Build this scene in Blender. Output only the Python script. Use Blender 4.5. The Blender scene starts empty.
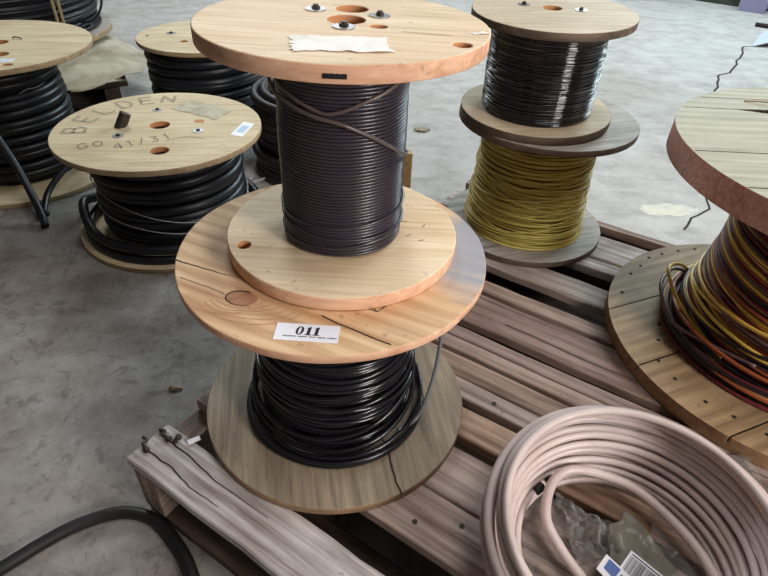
import bpy, bmesh, math, random
import numpy as np
from mathutils import Vector, Matrix, noise

random.seed(11)
rng = np.random.default_rng(11)
SC = bpy.context.scene
COL = SC.collection
PI = math.pi

# ------------------------------------------------------------------ camera
CAM_H = 0.775
PITCH, ROLL, FPX = math.radians(37.842), math.radians(2.763), 560.8
fw = Vector((0, math.cos(PITCH), -math.sin(PITCH)))
up0 = Vector((0, math.sin(PITCH), math.cos(PITCH)))
rt0 = Vector((1, 0, 0))
rt = rt0 * math.cos(ROLL) + up0 * math.sin(ROLL)
up = -rt0 * math.sin(ROLL) + up0 * math.cos(ROLL)
cd = bpy.data.cameras.new('camera')
cd.sensor_fit = 'HORIZONTAL'
cd.sensor_width = 36
cd.lens = 36 * FPX / 768
cd.clip_start = 0.02
cam = bpy.data.objects.new('camera', cd)
COL.objects.link(cam)
M = Matrix.Identity(4)
for i in range(3):
    M[i][0], M[i][1], M[i][2] = rt[i], up[i], -fw[i]
M[2][3] = CAM_H
cam.matrix_world = M
SC.camera = cam

# ------------------------------------------------------------------ light
vs = SC.view_settings
vs.view_transform = 'Standard'
vs.look = 'None'
vs.gamma = 1
vs.use_curve_mapping = False
vs.exposure = 0.0

world = bpy.data.worlds.new('hall_daylight')
SC.world = world
world.use_nodes = True
wn, wl = world.node_tree.nodes, world.node_tree.links
wn.clear()
w_out = wn.new('ShaderNodeOutputWorld')
w_bg = wn.new('ShaderNodeBackground')
w_tc = wn.new('ShaderNodeTexCoord')
w_dot = wn.new('ShaderNodeVectorMath')
w_dot.operation = 'DOT_PRODUCT'
w_dot.inputs[1].default_value = (0.50, 0.72, 0.48)
w_rmp = wn.new('ShaderNodeValToRGB')
w_map = wn.new('ShaderNodeMapRange')
w_map.inputs[1].default_value = -1
w_map.inputs[2].default_value = 1
wl.new(w_tc.outputs['Generated'], w_dot.inputs[0])
wl.new(w_dot.outputs['Value'], w_map.inputs[0])
wl.new(w_map.outputs[0], w_rmp.inputs[0])
w_rmp.color_ramp.elements[0].position = 0.25
w_rmp.color_ramp.elements[0].color = (0.35, 0.29, 0.27, 1)
w_rmp.color_ramp.elements[1].position = 0.95
w_rmp.color_ramp.elements[1].color = (0.80, 0.86, 0.93, 1)
wl.new(w_rmp.outputs[0], w_bg.inputs[0])
w_bg.inputs[1].default_value = 0.13
wl.new(w_bg.outputs[0], w_out.inputs[0])


def area_light(name, loc, target, sx, sy, power, color):
    ld = bpy.data.lights.new(name, 'AREA')
    ld.shape = 'RECTANGLE'
    ld.size, ld.size_y = sx, sy
    ld.energy = power
    ld.color = color
    o = bpy.data.objects.new(name, ld)
    COL.objects.link(o)
    o.location = loc
    o.rotation_euler = (Vector(target) - Vector(loc)).to_track_quat('-Z', 'Y').to_euler()
    return o


area_light('roller_door_daylight', (2.5, 4.35, 2.0), (0.5, 1.4, 0.0), 2.6, 1.9, 235, (0.74, 0.92, 1.0))
area_light('roof_skylight', (-1.0, 4.2, 2.7), (0.0, 0.9, 0.0), 1.6, 1.2, 70, (0.90, 0.96, 1.0))
area_light('front_fill', (1.7, -0.95, 1.25), (0.0, 0.7, 0.2), 0.6, 0.6, 46, (1.0, 0.93, 0.90))  # unseen fill, added low at front right to brighten the flange rims
area_light('ceiling_lamp', (0.75, 0.25, 2.5), (0.45, 0.45, 0.0), 0.9, 0.9, 21, (1.0, 0.95, 0.93))

# ------------------------------------------------------------------ helpers


def lin(c):
    return tuple((x / 255 / 12.92) if x / 255 <= 0.04045 else ((x / 255 + 0.055) / 1.055) ** 2.4 for x in c) + (1.0,)


def tag(o, label, cat, group=None, kind=None):
    o['label'] = label
    o['category'] = cat
    if group:
        o['group'] = group
    if kind:
        o['kind'] = kind
    return o


def thing(name, label, cat, loc=(0, 0, 0), rot=(0, 0, 0), group=None):
    o = bpy.data.objects.new(name, None)
    o.empty_display_size = 0.05
    COL.objects.link(o)
    o.location = loc
    o.rotation_euler = rot
    return tag(o, label, cat, group)


def link(name, me, mats, parent=None, loc=(0, 0, 0), rot=(0, 0, 0)):
    o = bpy.data.objects.new(name, me)
    COL.objects.link(o)
    if parent is not None:
        o.parent = parent
    o.location = loc
    o.rotation_euler = rot
    if not isinstance(mats, (list, tuple)):
        mats = [mats]
    for m in mats:
        me.materials.append(m)
    return o


class Geo:
    """collects tubes, ribbons and polygons of ONE part"""

    def __init__(self):
        self.v, self.f, self.m, self.s = [], [], [], []
        self.n = 0

    def add(self, verts, faces, mat=0, smooth=False):
        verts = np.asarray(verts, float).reshape(-1, 3)
        self.v.append(verts)
        for fc in faces:
            self.f.append([i + self.n for i in fc])
        self.m += [mat] * len(faces)
        self.s += [smooth] * len(faces)
        self.n += len(verts)

    def tube(self, path, r, sides=8, closed=False, mat=0):
        p = np.asarray(path, float)
        n = len(p)
        if closed:
            t = np.roll(p, -1, 0) - np.roll(p, 1, 0)
        else:
            t = np.gradient(p, axis=0)
        t /= np.linalg.norm(t, axis=1)[:, None] + 1e-12
        if np.abs(t[:, 2]).max() < 0.93:
            a = np.cross(t, [0, 0, 1.0])
            a /= np.linalg.norm(a, axis=1)[:, None]
        else:
            a = np.zeros_like(p)
            ref = np.cross(t[0], [0.3, 0.2, 0.9])
            if np.linalg.norm(ref) < 1e-3:
                ref = np.cross(t[0], [1, 0, 0])
            a[0] = ref / np.linalg.norm(ref)
            for i in range(1, n):
                q = a[i - 1] - t[i] * (a[i - 1] @ t[i])
                a[i] = q / (np.linalg.norm(q) + 1e-12)
        b = np.cross(a, t)
        th = np.linspace(0, 2 * PI, sides, endpoint=False)
        rr = np.full(n, r) if np.isscalar(r) else np.asarray(r)
        V = p[:, None, :] + rr[:, None, None] * (np.cos(th)[None, :, None] * a[:, None, :] + np.sin(th)[None, :, None] * b[:, None, :])
        base = self.n
        fs = []
        m = n if closed else n - 1
        for i in range(m):
            i2 = (i + 1) % n
            for j in range(sides):
                j2 = (j + 1) % sides
                fs.append((i * sides + j, i * sides + j2, i2 * sides + j2, i2 * sides + j))
        if not closed:
            fs.append(tuple(range(sides))[::-1])
            fs.append(tuple((n - 1) * sides + j for j in range(sides)))
        self.add(V.reshape(-1, 3), fs, mat, True)

    def ribbon(self, pts, w, z, mat=0, taper=False):
        p = np.asarray(pts, float)
        t = np.gradient(p, axis=0)
        t /= np.linalg.norm(t, axis=1)[:, None] + 1e-12
        nn = np.stack([-t[:, 1], t[:, 0]], 1)
        ww = np.full(len(p), w / 2.0)
        if taper:
            ww = ww * np.linspace(1, 0.25, len(p))
        A, B = p + nn * ww[:, None], p - nn * ww[:, None]
        n = len(p)
        V = [(x, y, z) for x, y in A] + [(x, y, z) for x, y in B]
        self.add(V, [(n + i, n + i + 1, i + 1, i) for i in range(n - 1)], mat)

    def prism(self, poly, z0, z1, mat=0, side=None):
        n = len(poly)
        V = [(x, y, z0) for x, y in poly] + [(x, y, z1) for x, y in poly]
        self.add(V, [tuple(range(n))[::-1], tuple(range(n, 2 * n))], mat)
        self.add(V, [(i, (i + 1) % n, n + (i + 1) % n, n + i) for i in range(n)], mat if side is None else side)

    def cyl(self, c, r, z0, z1, n=24, mat=0, r1=None):
        r1 = r if r1 is None else r1
        th = np.linspace(0, 2 * PI, n, endpoint=False)
        V = [(c[0] + r * math.cos(a), c[1] + r * math.sin(a), z0) for a in th] + [(c[0] + r1 * math.cos(a), c[1] + r1 * math.sin(a), z1) for a in th]
        self.add(V, [tuple(range(n))[::-1], tuple(range(n, 2 * n))], mat)
        self.add(V, [(i, (i + 1) % n, n + (i + 1) % n, n + i) for i in range(n)], mat, True)

    def mesh(self, name):
        me = bpy.data.meshes.new(name)
        V = np.concatenate(self.v)
        me.from_pydata(V.tolist(), [], self.f)
        me.polygons.foreach_set('material_index', self.m)
        me.polygons.foreach_set('use_smooth', self.s)
        me.update()
        return me

    def build(self, name, mats, parent=None, loc=(0, 0, 0), rot=(0, 0, 0)):
        return link(name, self.mesh(name), mats, parent, loc, rot)


def smooth_path(pts, n=60, closed=False):
    """Catmull-Rom through pts"""
    P = [np.array(p, float) for p in pts]
    k = len(P)
    out = []
    segs = k if closed else k - 1
    for i in range(segs):
        p1, p2 = P[i], P[(i + 1) % k]
        p0 = P[i - 1] if (i > 0 or closed) else 2 * p1 - p2
        p3 = P[(i + 2) % k] if (i + 2 < k or closed) else 2 * p2 - p1
        for t in np.linspace(0, 1, max(2, n // segs), endpoint=False):
            out.append(0.5 * ((2 * p1) + (p2 - p0) * t + (2 * p0 - 5 * p1 + 4 * p2 - p3) * t * t + (3 * p1 - p0 - 3 * p2 + p3) * t ** 3))
    if not closed:
        out.append(P[-1])
    return np.array(out)


# ------------------------------------------------------------------ materials
class NT:
    def __init__(self, name):
        self.mat = bpy.data.materials.new(name)
        self.mat.use_nodes = True
        self.t = self.mat.node_tree
        self.t.nodes.clear()
        self.out = self.t.nodes.new('ShaderNodeOutputMaterial')
        self.p = self.t.nodes.new('ShaderNodeBsdfPrincipled')
        self.t.links.new(self.p.outputs[0], self.out.inputs[0])

    def n(self, typ, **kw):
        nd = self.t.nodes.new(typ)
        for k, v in kw.items():
            setattr(nd, k, v)
        return nd

    def l(self, a, b):
        self.t.links.new(a, b)

    def val(self, sock, v):
        if hasattr(v, 'links') or isinstance(v, bpy.types.NodeSocket):
            self.l(v, sock)
        else:
            sock.default_value = v

    def noise(self, vec, scale, detail=4, rough=0.6, dist=0.0):
        nd = self.n('ShaderNodeTexNoise')
        nd.inputs['Scale'].default_value = scale
        nd.inputs['Detail'].default_value = detail
        nd.inputs['Roughness'].default_value = rough
        nd.inputs['Distortion'].default_value = dist
        if vec is not None:
            self.l(vec, nd.inputs['Vector'])
        return nd.outputs['Fac']

    def ramp(self, fac, stops):
        nd = self.n('ShaderNodeValToRGB')
        el = nd.color_ramp.elements
        while len(el) < len(stops):
            el.new(0.5)
        for e, (pos, c) in zip(el, stops):
            e.position = pos
            e.color = c if len(c) == 4 else tuple(c) + (1,)
        self.l(fac, nd.inputs[0])
        return nd.outputs[0]

    def mix(self, fac, a, b, mode='MIX'):
        nd = self.n('ShaderNodeMix', data_type='RGBA', blend_type=mode)
        self.val(nd.inputs[0], fac)
        self.val(nd.inputs[6], a)
        self.val(nd.inputs[7], b)
        return nd.outputs[2]

    def math(self, op, a, b=0.0, clamp=False):
        nd = self.n('ShaderNodeMath', operation=op, use_clamp=clamp)
        self.val(nd.inputs[0], a)
        self.val(nd.inputs[1], b)
        return nd.outputs[0]

    def madd(self, a, b, c):
        nd = self.n('ShaderNodeMath', operation='MULTIPLY_ADD')
        self.val(nd.inputs[0], a)
        self.val(nd.inputs[1], b)
        self.val(nd.inputs[2], c)
        return nd.outputs[0]

    def obj_vec(self, angle=0.0, scale=(1, 1, 1), offset=True):
        tc = self.n('ShaderNodeTexCoord')
        v = tc.outputs['Object']
        if offset:
            oi = self.n('ShaderNodeObjectInfo')
            sc = self.n('ShaderNodeVectorMath', operation='SCALE')
            cb = self.n('ShaderNodeCombineXYZ')
            for k in range(3):
                self.l(oi.outputs['Random'], cb.inputs[k])
            self.l(cb.outputs[0], sc.inputs[0])
            sc.inputs['Scale'].default_value = 7.3
            ad = self.n('ShaderNodeVectorMath', operation='ADD')
            self.l(v, ad.inputs[0])
            self.l(sc.outputs[0], ad.inputs[1])
            v = ad.outputs[0]
        if angle:
            r = self.n('ShaderNodeVectorRotate', rotation_type='Z_AXIS')
            r.inputs['Angle'].default_value = -angle
            self.l(v, r.inputs['Vector'])
            v = r.outputs[0]
        if scale != (1, 1, 1):
            m = self.n('ShaderNodeVectorMath', operation='MULTIPLY')
            m.inputs[1].default_value = scale
            self.l(v, m.inputs[0])
            v = m.outputs[0]
        return v

    def bump(self, h, strength=0.2, dist=0.002):
        b = self.n('ShaderNodeBump')
        b.inputs['Strength'].default_value = strength
        b.inputs['Distance'].default_value = dist
        self.l(h, b.inputs['Height'])
        self.l(b.outputs[0], self.p.inputs['Normal'])


def plain(name, c, rough=0.5, metal=0.0, spec=0.5, coat=0.0):
    m = NT(name)
    m.p.inputs['Base Color'].default_value = lin(c)
    m.p.inputs['Roughness'].default_value = rough
    m.p.inputs['Metallic'].default_value = metal
    m.p.inputs['Specular IOR Level'].default_value = spec
    if coat:
        m.p.inputs['Coat Weight'].default_value = coat
        m.p.inputs['Coat Roughness'].default_value = 0.08
    return m.mat


def wood(name, dark, light, angle=0.0, fine=60, rings=0.0, stain=None, stain_amt=0.35, rough=0.62, tint=False, bump=0.25,
         patch=None):
    """patch = (x, y, radius, colour): a stain with its own place"""
    m = NT(name)
    v = m.obj_vec(angle, (1.0, 1.0, 1.0))
    st = m.n('ShaderNodeVectorMath', operation='MULTIPLY')
    st.inputs[1].default_value = (7.0, fine, fine)
    m.l(v, st.inputs[0])
    g1 = m.noise(st.outputs[0], 1.0, 5, 0.65, 0.4)
    st2 = m.n('ShaderNodeVectorMath', operation='MULTIPLY')
    st2.inputs[1].default_value = (4.0, 14, 14)
    m.l(v, st2.inputs[0])
    g2 = m.noise(st2.outputs[0], 1.0, 3, 0.5, 1.2)
    f = m.math('ADD', m.math('MULTIPLY', g1, 0.6), m.math('MULTIPLY', g2, 0.4))
    if rings:
        wv = m.n('ShaderNodeTexWave', wave_type='BANDS', bands_direction='Y')
        wv.inputs['Scale'].default_value = 14
        wv.inputs['Distortion'].default_value = 5.0
        wv.inputs['Detail'].default_value = 2
        wv.inputs['Detail Scale'].default_value = 0.35
        st3 = m.n('ShaderNodeVectorMath', operation='MULTIPLY')
        st3.inputs[1].default_value = (0.45, 1.0, 1.0)
        m.l(v, st3.inputs[0])
        m.l(st3.outputs[0], wv.inputs['Vector'])
        f = m.math('ADD', m.math('MULTIPLY', f, 1 - rings), m.math('MULTIPLY', wv.outputs['Fac'], rings))
    c = m.ramp(f, [(0.34, lin(dark)), (0.62, lin(light))])
    sp = m.noise(v, 90, 3, 0.55)
    c = m.mix(m.math('MULTIPLY', m.ramp(sp, [(0.66, (0, 0, 0)), (0.74, (1, 1, 1))]), 0.4), c, lin([q * 0.62 for q in dark]))
    blot = m.noise(v, 5.0, 4, 0.6)
    if stain:
        c = m.mix(m.math('MULTIPLY', m.ramp(blot, [(0.48, (0, 0, 0)), (0.72, (1, 1, 1))]), stain_amt), c, lin(stain))
    if patch:
        tc = m.n('ShaderNodeTexCoord')
        d = m.n('ShaderNodeVectorMath', operation='DISTANCE')
        m.l(tc.outputs['Object'], d.inputs[0])
        d.inputs[1].default_value = (patch[0], patch[1], 0)
        dd = m.math('ADD', d.outputs['Value'], m.math('MULTIPLY', m.math('SUBTRACT', g2, 0.5), patch[2] * 0.9))
        fac = m.ramp(m.math('DIVIDE', dd, patch[2]), [(0.60, (0.9, 0.9, 0.9)), (1.05, (0, 0, 0))])
        c = m.mix(fac, c, lin(patch[3]))
    if tint:
        oi = m.n('ShaderNodeObjectInfo')
        c = m.mix(1.0, c, oi.outputs['Color'], 'MULTIPLY')
    m.l(c, m.p.inputs['Base Color'])
    m.p.inputs['Roughness'].default_value = rough
    m.p.inputs['Specular IOR Level'].default_value = 0.3
    m.bump(g1, bump, 0.0012)
    return m.mat


def cable(name, c, rough=0.4, spec=0.5, var=0.0, c2=None, coat=0.0, bumpy=0.0, noise_scale=30):
    m = NT(name)
    v = m.obj_vec(0)
    if c2:
        f = m.noise(v, noise_scale, 4, 0.6)
        m.l(m.ramp(f, [(0.4, lin(c)), (0.66, lin(c2))]), m.p.inputs['Base Color'])
    else:
        m.p.inputs['Base Color'].default_value = lin(c)
    m.p.inputs['Roughness'].default_value = rough
    m.p.inputs['Specular IOR Level'].default_value = spec
    if coat:
        m.p.inputs['Coat Weight'].default_value = coat
        m.p.inputs['Coat Roughness'].default_value = 0.1
    if bumpy:
        m.bump(m.noise(v, 160, 3, 0.6), bumpy, 0.002)
    return m.mat


M_ply = wood('ply_new', (204, 172, 130), (242, 222, 188), 0.0, 150, stain=(222, 178, 134), stain_amt=0.35)
M_ply_rim = wood('ply_new_rim', (206, 150, 116), (248, 206, 172), 0.0, 110, stain=(178, 118, 90), stain_amt=0.45)
M_pine = wood('pine_flange', (188, 142, 100), (236, 202, 158), math.radians(-24), 130, rings=0.14, stain=(204, 152, 112), stain_amt=0.35,
              patch=(0.172, 0.025, 0.115, (150, 154, 164)))
M_grayply = wood('ply_weathered', (118, 104, 88), (176, 160, 136), math.radians(-78), 130, stain=(146, 142, 126), stain_amt=0.55)
M_grayrim = wood('ply_weathered_rim', (120, 94, 72), (176, 144, 112), 0, 110)
M_tanply = wood('ply_tan', (190, 168, 130), (230, 212, 174), math.radians(8), 120, stain=(184, 160, 122), stain_amt=0.45)
M_tanrim = wood('ply_tan_rim', (134, 114, 88), (186, 162, 126), 0, 90)
M_old = wood('ply_grey_old', (122, 115, 106), (190, 182, 170), math.radians(20), 130, stain=(128, 120, 110), stain_amt=0.6)
M_oldrim = wood('ply_grey_old_rim', (74, 64, 56), (124, 106, 90), 0, 90)
M_blackspool = wood('ply_pale_brown', (176, 156, 124), (212, 194, 164), math.radians(4), 120, stain=(158, 138, 112), stain_amt=0.5)
M_plank = wood('plank_tan', (142, 134, 108), (184, 178, 150), 0.0, 110, rings=0.1, stain=(146, 140, 118), stain_amt=0.5)
M_plank2 = wood('plank_tan_slant', (132, 104, 76), (186, 158, 120), math.radians(24), 110, rings=0.1, stain=(118, 92, 68), stain_amt=0.6)
M_redrim = wood('rim_red_paint', (204, 132, 112), (250, 200, 178), 0.0, 160, stain=(176, 160, 156), stain_amt=0.7, bump=0.8)
M_brownrim = wood('rim_brown', (132, 98, 72), (184, 146, 110), 0.0, 120)
M_pallet = wood('pallet_board', (122, 104, 94), (212, 198, 188), 0.0, 170, rings=0.10, stain=(104, 84, 74), stain_amt=0.6, tint=True, bump=0.6, rough=0.75)
M_darkwood = wood('dark_board', (42, 34, 30), (78, 64, 54), 0.0, 80, rough=0.8)
M_block = wood('block_wood', (186, 146, 96), (226, 188, 134), PI / 2, 90)
M_hole = plain('hole_wall', (196, 138, 92), 0.8)
M_crack = plain('crack_dark', (48, 34, 26), 0.9)
M_knot = wood('knot', (150, 98, 70), (196, 146, 108), 0.5, 40)
M_ring = plain('grain_ring', (202, 156, 114), 0.7)
M_tail = cable('cable_tail', (92, 80, 78), 0.35, 0.6)
M_ink = plain('marker_ink', (168, 156, 130), 0.8)
M_inkdark = plain('marker_dark', (138, 128, 106), 0.8)
M_black = plain('print_black', (22, 20, 24), 0.6)
M_paper = cable('paper_torn', (250, 248, 240), 0.8, 0.2, c2=(238, 232, 218))
M_greypaper = cable('paper_grey', (204, 196, 172), 0.8, 0.2, c2=(176, 166, 142), noise_scale=40)
M_label = plain('label_white', (240, 240, 246), 0.4)
M_stickerblue = plain('sticker_blue', (170, 200, 222), 0.5)
M_bluelabel = plain('label_blue', (56, 88, 158), 0.35)
M_steel = plain('steel', (176, 178, 182), 0.3, 0.9)
M_rust = plain('rusty_bolt', (72, 62, 56), 0.5, 0.6)
M_core = plain('core_dark', (30, 27, 28), 0.8)

M_purple = cable('cable_charcoal', (50, 44, 54), 0.30, 0.7, c2=(58, 51, 60))
M_gloss = cable('cable_black_gloss', (26, 25, 30), 0.2, 0.6)
M_clear = cable('cable_clear_grey', (120, 122, 126), 0.2, 0.6)
M_rubber = cable('cable_rubber', (18, 19, 24), 0.40, 0.5, c2=(28, 30, 36), noise_scale=12)
M_rubber2 = cable('cable_rubber_dusty', (30, 26, 27), 0.5, 0.4, c2=(44, 38, 38), noise_scale=12)
M_enamel = cable('wire_black_enamel', (12, 12, 17), 0.13, 0.8, coat=0.7)
M_yellow = cable('wire_yellow', (232, 214, 118), 0.40, 0.5, c2=(206, 184, 92), noise_scale=14)
M_yellowcore = plain('yellow_core', (160, 138, 68), 0.6)
M_w_yellow = cable('strand_yellow', (244, 208, 96), 0.38, 0.5, c2=(226, 186, 80))
M_w_maroon = cable('strand_maroon', (132, 52, 58), 0.40, 0.5, c2=(104, 40, 50))
M_w_black = cable('strand_black', (40, 34, 36), 0.4, 0.5)
M_w_orange = cable('strand_orange', (168, 92, 54), 0.42, 0.5)
M_w_grey = cable('strand_mauve', (112, 88, 92), 0.42, 0.5, c2=(134, 110, 108))
M_white = cable('cable_white', (214, 198, 192), 0.38, 0.5, c2=(198, 180, 174), noise_scale=16)
M_strap = plain('strap_tan', (150, 132, 98), 0.7)
M_string = plain('string_grey', (168, 168, 170), 0.5)
M_tape = plain('tape_black', (24, 24, 28), 0.3)


def mat_floor():
    m = NT('concrete_floor')
    v = m.obj_vec(0, offset=False)
    a = m.noise(v, 1.3, 6, 0.62, 0.6)
    b = m.noise(v, 9, 7, 0.68)
    c = m.noise(v, 60, 4, 0.6)
    st = m.n('ShaderNodeVectorMath', operation='MULTIPLY')
    st.inputs[1].default_value = (1.2, 3.4, 1)
    m.l(v, st.inputs[0])
    d = m.noise(st.outputs[0], 3.0, 5, 0.6, 0.8)
    col = m.ramp(b, [(0.3, lin((166, 160, 154))), (0.5, lin((190, 186, 180))), (0.72, lin((204, 201, 196)))])
    col = m.mix(m.ramp(d, [(0.5, (0, 0, 0)), (0.72, (0.55, 0.55, 0.55))]), col, lin((142, 134, 126)))
    col = m.mix(m.ramp(a, [(0.52, (0, 0, 0)), (0.7, (0.6, 0.6, 0.6))]), col, lin((156, 142, 130)))
    col = m.mix(m.ramp(c, [(0.62, (0, 0, 0)), (0.75, (0.5, 0.5, 0.5))]), col, lin((128, 118, 110)))
    # browner and darker towards the near left, with a ragged edge
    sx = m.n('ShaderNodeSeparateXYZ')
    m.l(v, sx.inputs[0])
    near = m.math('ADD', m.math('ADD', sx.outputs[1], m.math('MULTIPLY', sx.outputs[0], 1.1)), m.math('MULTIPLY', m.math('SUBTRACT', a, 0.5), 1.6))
    near_mask = m.ramp(m.madd(near, 0.5, 0.0), [(0.25, (0.8, 0.8, 0.8)), (0.75, (0, 0, 0))])
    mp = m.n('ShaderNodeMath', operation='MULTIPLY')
    m.l(near_mask, mp.inputs[0])
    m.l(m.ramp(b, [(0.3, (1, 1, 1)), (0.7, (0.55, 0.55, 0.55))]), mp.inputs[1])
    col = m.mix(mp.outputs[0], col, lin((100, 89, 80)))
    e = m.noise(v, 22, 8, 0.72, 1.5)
    col = m.mix(m.math('MULTIPLY', m.ramp(e, [(0.52, (0, 0, 0)), (0.62, (0.5, 0.5, 0.5))]), m.madd(near_mask, 0.85, 0.15)), col, lin((74, 65, 58)))
    e2 = m.noise(v, 4.5, 6, 0.7, 2.0)
    col = m.mix(m.math('MULTIPLY', m.ramp(e2, [(0.54, (0, 0, 0)), (0.66, (0.4, 0.4, 0.4))]), near_mask), col, lin((158, 150, 140)))
    m.l(col, m.p.inputs['Base Color'])
    m.p.inputs['Roughness'].default_value = 0.72
    m.p.inputs['Specular IOR Level'].default_value = 0.35
    m.bump(m.math('ADD', b, m.math('MULTIPLY', c, 0.4)), 0.25, 0.004)
    return m.mat


def mat_plastic():
    m = NT('clear_plastic')
    tr = m.n('ShaderNodeBsdfTransparent')
    tr.inputs[0].default_value = (0.94, 0.94, 0.93, 1)
    m.p.inputs['Base Color'].default_value = lin((206, 204, 200))
    m.p.inputs['Roughness'].default_value = 0.12
    m.p.inputs['Specular IOR Level'].default_value = 0.9
    mx = m.n('ShaderNodeMixShader')
    fr = m.n('ShaderNodeFresnel')
    fr.inputs['IOR'].default_value = 1.5
    f = m.math('ADD', m.math('MULTIPLY', fr.outputs[0], 1.6), 0.08, True)
    m.l(f, mx.inputs[0])
    m.l(tr.outputs[0], mx.inputs[1])
    m.l(m.p.outputs[0], mx.inputs[2])
    m.l(mx.outputs[0], m.out.inputs[0])
    m.bump(m.noise(m.obj_vec(0), 40, 4, 0.6, 1.0), 0.6, 0.006)
    return m.mat


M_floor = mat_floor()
M_plastic = mat_plastic()
M_packet = cable('packet_grey_green', (128, 126, 114), 0.35, 0.5, c2=(112, 106, 96), noise_scale=20, bumpy=0.3)
M_kraft = cable('kraft_paper', (190, 182, 160), 0.75, 0.25, c2=(158, 146, 122), noise_scale=7, bumpy=0.2)

# ------------------------------------------------------------------ setting
g = Geo()
nx = 48
xs = np.linspace(-7, 7, nx)
ys = np.linspace(-3, 9, nx)
V = [(x, y, 0) for y in ys for x in xs]
g.add(V, [(j * nx + i, j * nx + i + 1, (j + 1) * nx + i + 1, (j + 1) * nx + i) for j in range(nx - 1) for i in range(nx - 1)])


def jag(pts, n, amp):
    out = []
    for (x0, y0), (x1, y1) in zip(pts[:-1], pts[1:]):
        for k in range(n):
            t = k / n
            a = amp if k else 0
            out.append((x0 + (x1 - x0) * t + rng.normal(0, a), y0 + (y1 - y0) * t + rng.normal(0, a)))
    out.append(pts[-1])
    return out


crack = [(2.6, 3.55), (1.988, 3.354), (1.917, 3.321), (1.833, 3.157), (1.67, 2.902), (1.631, 2.845), (1.523, 2.742), (1.42, 2.538), (1.33, 2.30),
         (1.18, 1.98), (1.08, 1.76), (0.985, 1.60), (0.971, 1.548), (0.948, 1.521), (0.925, 1.441), (0.849, 1.384), (0.801, 1.316), (0.74, 1.27)]
g.ribbon(jag(crack[:9], 4, 0.006), 0.010, 0.0006, 1)
g.ribbon(jag(crack[8:-1], 3, 0.0025), 0.0062, 0.0006, 1)
bl = [(0.80 + (0.085 + 0.03 * noise.noise(Vector((math.cos(t) * 2, math.sin(t) * 2, 5)))) * math.cos(t) * 1.0 + 0.02 * math.sin(t), 1.425 + (0.035 + 0.02 * noise.noise(Vector((math.cos(t) * 2, 3, math.sin(t) * 2)))) * math.sin(t))
      for t in np.linspace(0, 2 * PI, 40, endpoint=False)]
g.add([(x + rng.normal(0, 0.004), y + rng.normal(0, 0.003), 0.0005) for x, y in bl], [tuple(range(40))], 2)
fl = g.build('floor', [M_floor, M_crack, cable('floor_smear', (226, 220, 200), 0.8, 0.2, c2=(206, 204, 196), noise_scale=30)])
fl['kind'] = 'structure'

# back wall of the hall, its foot just at the upper edge of the picture
wa = Vector((2.149, 4.66, 0))
wang = math.atan2(-0.27, 0.39)
g = Geo()
g.prism([(-5.5, 0), (3.5, 0), (3.5, 0.15), (-5.5, 0.15)], 0, 3.6)
wb = g.build('wall_back', wood('wall_paint', (150, 152, 146), (176, 178, 172), 0, 4), None, wa, (0, 0, wang))
wb['kind'] = 'structure'
g = Geo()
g.prism([(-5.5, -0.012), (3.5, -0.012), (3.5, 0), (-5.5, 0)], 0, 0.3)
bb = g.build('baseboard_back', wood('base_paint', (46, 58, 48), (84, 92, 78), 0, 6), None, wa, (0, 0, wang))
bb['kind'] = 'structure'


# ------------------------------------------------------------------ wood pieces
def board(name, L, W, T, mats, parent, loc, rot=(0, 0, 0), color=(1, 1, 1), jit=0.0012, cracks=(), ch=0.002, round_end=0):
    """a sawn board along +x from its corner, worn edges"""
    g = Geo()
    n = 30
    ps = rng.uniform(0, 50, 3)
    sec = [(ch, 0), (W - ch, 0), (W, ch), (W, T - ch), (W - ch, T), (ch, T), (0, T - ch), (0, ch)]
    V = []
    for i in range(n):
        x = L * i / (n - 1)
        for k, (y, z) in enumerate(sec):
            s = 1 if y > W / 2 else -1
            w = noise.noise(Vector((x * 14 + ps[0], s * 7.7 + ps[1], 0))) * jit * 2
            wz = noise.noise(Vector((x * 9 + ps[1], s * 3.1, ps[2]))) * jit * (1 if z > T / 2 else 0)
            e = 0.0
            if i in (0, n - 1):
                e = noise.noise(Vector((y * 60, z * 60, ps[2]))) * 0.003 * (1 if i == 0 else -1)
            V.append((x + e, y + w, z + wz))
    F = []
    for i in range(n - 1):
        for k in range(8):
            F.append((i * 8 + k, i * 8 + (k + 1) % 8, (i + 1) * 8 + (k + 1) % 8, (i + 1) * 8 + k)[::-1])
    F.append(tuple(range(8)))
    F.append(tuple((n - 1) * 8 + k for k in range(8))[::-1])
    g.add(V, F)
    for c in cracks:
        g.ribbon(jag(c, 5, 0.0005), 0.0026, T + 0.0006, 1, True)
    o = g.build(name, [mats, M_crack], parent, loc, rot)
    o.color = tuple(color) + (1,)
    return o


# ------------------------------------------------------------------ the pallet in front
PAL = (-0.3302, 0.4379, 0.0)
PANG = math.radians(-32.0)
pal = thing('wooden_pallet', 'worn grey-brown wooden pallet in front, carrying the reels and the white cable coil', 'pallet',
            PAL, (0, 0, PANG))
PL = 1.2
for s in (0.0, 0.56, PL - 0.04):
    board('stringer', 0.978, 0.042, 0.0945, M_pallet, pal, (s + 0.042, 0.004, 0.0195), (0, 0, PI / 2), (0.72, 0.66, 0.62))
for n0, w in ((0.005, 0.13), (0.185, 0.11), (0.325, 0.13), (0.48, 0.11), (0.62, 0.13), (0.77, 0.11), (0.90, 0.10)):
    board('bottom_board', PL, w, 0.018, M_pallet, pal, (0, n0, 0.0), (0, 0, 0), (0.24, 0.19, 0.17))  # close-set boards tinted dark, putting under-deck shade into the gaps
board('gap_shade_board', PL, 0.018, 0.0945, M_pallet, pal, (0, 0.985, 0.0195), (0, 0, 0), (0.5, 0.42, 0.38))  # added board, shuts out back light so the deck gaps stay dark
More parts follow.
